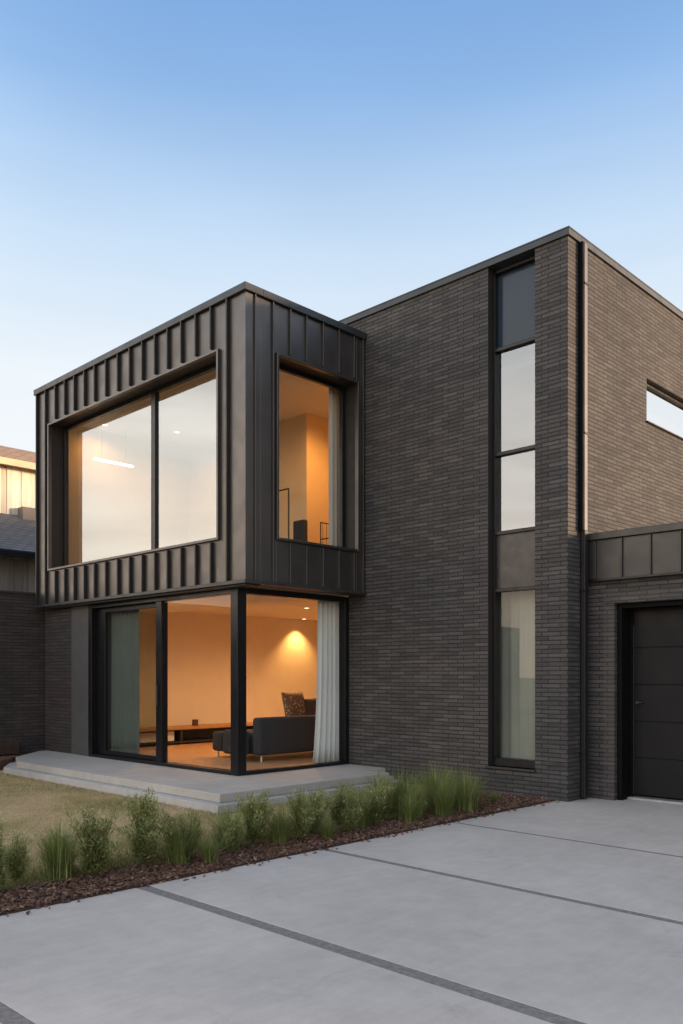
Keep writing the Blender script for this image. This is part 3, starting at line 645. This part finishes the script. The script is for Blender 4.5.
MB().box(-17.0, -16.7, 1.1, 1.9, 5.2, 6.0).build('chimney', plain('chimney_render', (.20, .17, .15), .9), NH)

# ================================================================== planting
def leafy_shrub(seed, h, r, n):
    rnd = random.Random(seed); vs = []; fs = []; tn = []; sv_ = []; sf = []
    stems = []
    for k in range(13):
        a = rnd.uniform(0, 6.283); lean = rnd.uniform(.05, 1)*r; top = h*rnd.uniform(.62, 1.03)*(1-.25*lean/r)
        stems.append((a, lean, top, rnd.uniform(-.6, .6)))
    def pt(st, t):
        a, lean, top, tw = st; q = lean*(t**1.3); return Vector((math.cos(a+tw*t)*q, math.sin(a+tw*t)*q, top*t))
    for st in stems:
        m_ = MB
        prev = pt(st, 0)
        for j in range(1, 6):
            cur = pt(st, j/5); rr = .004*(1-j/7); b0 = len(sv_)
            for c_, rad in ((prev, rr*1.1), (cur, rr)):
                for q in range(3):
                    sv_.append(tuple(c_ + Vector((math.cos(q*2.09)*rad, math.sin(q*2.09)*rad, 0))))
            for q in range(3): sf.append((b0+q, b0+(q+1) % 3, b0+3+(q+1) % 3, b0+3+q))
            prev = cur
    for i in range(n):
        st = rnd.choice(stems); t = rnd.uniform(.08, 1)**.8; c = pt(st, t)
        a = rnd.uniform(0, 6.283); up = rnd.uniform(.1, 1.2); L = rnd.uniform(.014, .042)*(1.15-.4*t); wd = L*rnd.uniform(.06, .13)
        d = Vector((math.cos(a)*math.cos(up), math.sin(a)*math.cos(up), math.sin(up)))
        sd_ = d.cross(Vector((rnd.uniform(-.5,.5), rnd.uniform(-.5,.5), 1))).normalized()*wd
        off = Vector((rnd.gauss(0, .018), rnd.gauss(0, .018), 0)); c = c+off
        b0 = len(vs); vs += [tuple(c), tuple(c+d*L*.5+sd_), tuple(c+d*L), tuple(c+d*L*.5-sd_)]; fs.append((b0, b0+1, b0+2, b0+3))
        base_t = .25+.3*t; tn.append(min(1, max(0, rnd.gauss(base_t, .22))))
    return (vs, fs, tn), (sv_, sf)
protos = []
for k in range(6):
    (vs, fs, tn), (sv_, sf) = leafy_shrub(40+k, 1.0*.45, .12+.025*(k % 3), 5200)
    me = bpy.data.meshes.new('foliage'); me.from_pydata(vs, [], fs); me.materials.append(M['shrub']); at = me.attributes.new('tone', 'FLOAT', 'FACE'); at.data.foreach_set('value', tn)
    ms = bpy.data.meshes.new('stem'); ms.from_pydata(sv_, [], sf); ms.materials.append(M['stem']); protos.append((me, ms))
def grass_tuft(seed, h, n, spread):
    rnd = random.Random(seed); vs = []; fs = []; tn = []
    for i in range(n):
        a = rnd.uniform(0, 6.283); r0 = abs(rnd.gauss(0, .045)); L = h*rnd.uniform(.55, 1.1); ln = abs(rnd.gauss(.42, .34))*spread; wd = rnd.uniform(.0015, .0032); a2 = a+rnd.uniform(-.8, .8)
        sx, sy = -math.sin(a2)*wd, math.cos(a2)*wd; t0 = min(1, max(0, rnd.gauss(.38, .25)))
        p_ = []
        for j in range(5):
            t = j/4; q = r0+ln*t*t; z = L*(t-.28*ln/ (spread+.01)*t*t*1.3); s_ = 1-t*.92
            c = (math.cos(a)*r0+math.cos(a2)*ln*t*t, math.sin(a)*r0+math.sin(a2)*ln*t*t, max(0, z)); p_.append((c, s_))
        b0 = len(vs)
        for c, s_ in p_: vs += [(c[0]-sx*s_, c[1]-sy*s_, c[2]), (c[0]+sx*s_, c[1]+sy*s_, c[2])]
        for j in range(4): fs.append((b0+2*j, b0+2*j+1, b0+2*j+3, b0+2*j+2)); tn.append(t0)
    me = bpy.data.meshes.new('blades'); me.from_pydata(vs, [], fs); me.materials.append(M['tuft']); at = me.attributes.new('tone', 'FLOAT', 'FACE'); at.data.foreach_set('value', tn)
    return me
tufts = [grass_tuft(90+k, .5, 560, .36) for k in range(4)]
rnd = random.Random(12)
# shrubs along the driveway (x, y, scale, what sets it apart)
SH = [(-.62, -6.55, 1.05, 'leafy green shrub at the left edge of the picture beside the driveway'),
      (-.86, -6.30, .80, 'low leafy shrub just right of the one cut by the left picture edge'),
      (-.55, -5.86, 1.22, 'tall pointed leafy shrub, the leftmost that stands clear of the others'),
      (-.80, -5.62, .66, 'small sparse shrub between the two tallest leafy shrubs'),
      (-.63, -5.37, 1.20, 'dense dark leafy shrub where the widest driveway joint meets the bed'),
      (-.60, -5.00, 1.00, 'medium leafy shrub right of the dense dark one'),
      (-.84, -4.80, .70, 'small shrub set back between the fifth and seventh in the row'),
      (-.50, -4.62, .78, 'low rounded shrub in front of the patio corner'),
      (-.62, -4.28, 1.08, 'upright leafy shrub just right of the patio corner'),
      (-.88, -4.02, .90, 'shrub set back behind the upright one by the patio corner'),
      (-.48, -3.86, .95, 'leafy shrub left of the second driveway joint'),
      (-.66, -3.56, 1.05, 'bushy shrub at the second driveway joint'),
      (-.42, -3.30, .85, 'short shrub close to the concrete right of the second joint'),
      (-.74, -3.12, 1.00, 'leafy shrub set back under the lower right glass pane'),
      (-.50, -2.86, .95, 'leafy shrub in front of the right end of the patio'),
      (-.66, -2.56, 1.00, 'shrub just left of the tall grass tufts')]
for i, (x, y, s_, lb) in enumerate(SH):
    me, ms = protos[i % 6]
    t = thing('shrub', (x, y, 0.01), lb, 'shrub', 'leafy shrubs planted along the driveway', rnd.uniform(0, 6.28)); t.scale = (s_*1.35*rnd.uniform(.85, 1.15), s_*1.35*rnd.uniform(.85, 1.15), s_*1.14)
    t.rotation_euler.x = rnd.gauss(0, .06); t.rotation_euler.y = rnd.gauss(0, .06)
    for nm, q in (('foliage', me), ('stem', ms)):
        o = bpy.data.objects.new(nm, q); COL.objects.link(o); o.parent = t
TF = [(-.42, -2.42, .75, 'low grass tuft at the left end of the tall tufts'), (-.62, -2.1, .95, 'green grass tuft left of the tallest one'),
      (-.40, -1.9, .92, 'front grass tuft close to the driveway edge'), (-.72, -1.62, 1.12, 'tallest dark green grass tuft before the brick wall'),
      (-.42, -1.45, .98, 'bright grass tuft right of the tallest one'), (-.60, -1.18, .80, 'last full grass tuft left of the tall window'),
      (-.92, -1.95, 1.0, 'grass tuft set back towards the brick wall'), (-.5, -.78, .34, 'tiny grass tuft under the tall window'),
      (-.38, -3.62, .45, 'small grass tuft in the mulch near the second driveway joint'), (-.36, -4.95, .5, 'small grass tuft at the front of the mulch near the patio corner'),
      (-.9, -5.95, .8, 'yellow green grass tuft behind the tall pointed shrub'), (-.95, -5.2, .62, 'grass tuft behind the dense dark shrub'),
      (-.95, -3.4, .75, 'grass tuft behind the bushy shrub of the second joint'), (-.95, -2.7, .85, 'grass tuft right of the patio end')]
TF += [(-.74, -6.02, .9, 'loose olive grass tuft between the two leftmost tall shrubs'), (-.52, -5.14, .78, 'loose olive grass tuft at the foot of the medium shrub'),
       (-.72, -4.5, .85, 'loose olive grass tuft below the left corner of the patio'), (-.55, -4.05, .8, 'olive grass tuft right of the upright shrub'),
       (-.56, -3.0, .85, 'olive grass tuft under the lower right glass pane'), (-1.0, -2.2, 1.05, 'broad grass tuft nearest the right end of the patio'),
       (-.82, -1.25, .95, 'grass tuft against the brick left of the tall window')]
for i, (x, y, s_, lb) in enumerate(TF):
    t = thing('grass_tuft', (x, y, 0.01), lb, 'grass tuft', 'ornamental grass tufts in the mulch bed', rnd.uniform(0, 6.28)); t.scale = (s_*1.25, s_*1.25, s_*.98)
    o = bpy.data.objects.new('blades', tufts[i % 4]); COL.objects.link(o); o.parent = t

# bark chips
vs, fs, tn = [], [], []; rnd = random.Random(5)
for i in range(9000):
    y = -7.6+7.55*rnd.random(); wdt = .54 if y < -1.6 else .58+.75*(y+1.6)/1.6
    x = -.155-wdt*rnd.random()**1.1; z = .012+.02*rnd.random()
    if rnd.random() < .02: x = -.15+.10*rnd.random()**2; z = .006
    L, w_, a = rnd.uniform(.012, .038), rnd.uniform(.004, .011), rnd.uniform(0, 6.28)
    d = Vector((math.cos(a), math.sin(a), rnd.gauss(0, .35))).normalized()*L; q = Vector((-math.sin(a), math.cos(a), rnd.gauss(0, .4))).normalized()*w_
    n_ = d.cross(q).normalized()*rnd.uniform(.002, .005); c = Vector((x, y, z)); b0 = len(vs)
    for sz in (-1, 1):
        for su, sw_ in ((-1,-1),(1,-1),(1,1),(-1,1)): vs.append(tuple(c+d*su*.5*(1 if sw_ > 0 else .8)+q*sw_+n_*sz))
    t_ = min(1, max(0, rnd.gauss(.42, .25)))
    for f in ((3,2,1,0),(4,5,6,7),(0,1,5,4),(1,2,6,5),(2,3,7,6),(3,0,4,7)): fs.append(tuple(b0+j for j in f)); tn.append(t_)
tag(mesh_from('bark_mulch', vs, fs, M['chip'], tn), 'reddish brown bark mulch spread along the driveway edge', 'mulch', kind='stuff')

# lawn blades
from mathutils import noise as mn
vs, fs, tn = [], [], []; rnd = random.Random(8); cnt = 0
while cnt < 110000:
    y = -7.6+7.6*rnd.random(); x = -.62-8.4*rnd.random()**1.35
    if -9.08 < x < -2.29 and y > -3.41: continue
    if x > -1.5 and y > -1.5: continue
    n0 = mn.noise(Vector((x*.9, y*.9, 3.3)))
    edge = max(0, 1-(x+.0-(-2.4))/1.0) if False else 0
    near_bed = max(0, min(1, (x+2.1)/1.1)); near_patio = max(0, min(1, 1-(min(abs(y+3.40), 1) if x < -2.3 else abs(x+2.30))/.45))
    green = max(near_bed*.85, near_patio*.5, .02+.9*n0)
    if rnd.random() > .22+.9*green: continue
    h = rnd.uniform(.010, .024)+.05*green*green*rnd.random(); a = rnd.uniform(0, 6.28); wd = rnd.uniform(.0015, .003)
    lx, ly = rnd.gauss(0, .5)*h, rnd.gauss(0, .5)*h; b0 = len(vs)
    vs += [(x-math.cos(a)*wd, y-math.sin(a)*wd, -.004), (x+math.cos(a)*wd, y+math.sin(a)*wd, -.004), (x+lx, y+ly, h)]
    fs.append((b0, b0+1, b0+2)); tn.append(min(1, max(0, rnd.gauss(.95-.85*green, .16)))); cnt += 1
tag(mesh_from('lawn_grass', vs, fs, M['grass'], tn), 'short dry lawn grass, tan in the middle and greener by the patio and bed', 'grass', kind='stuff')
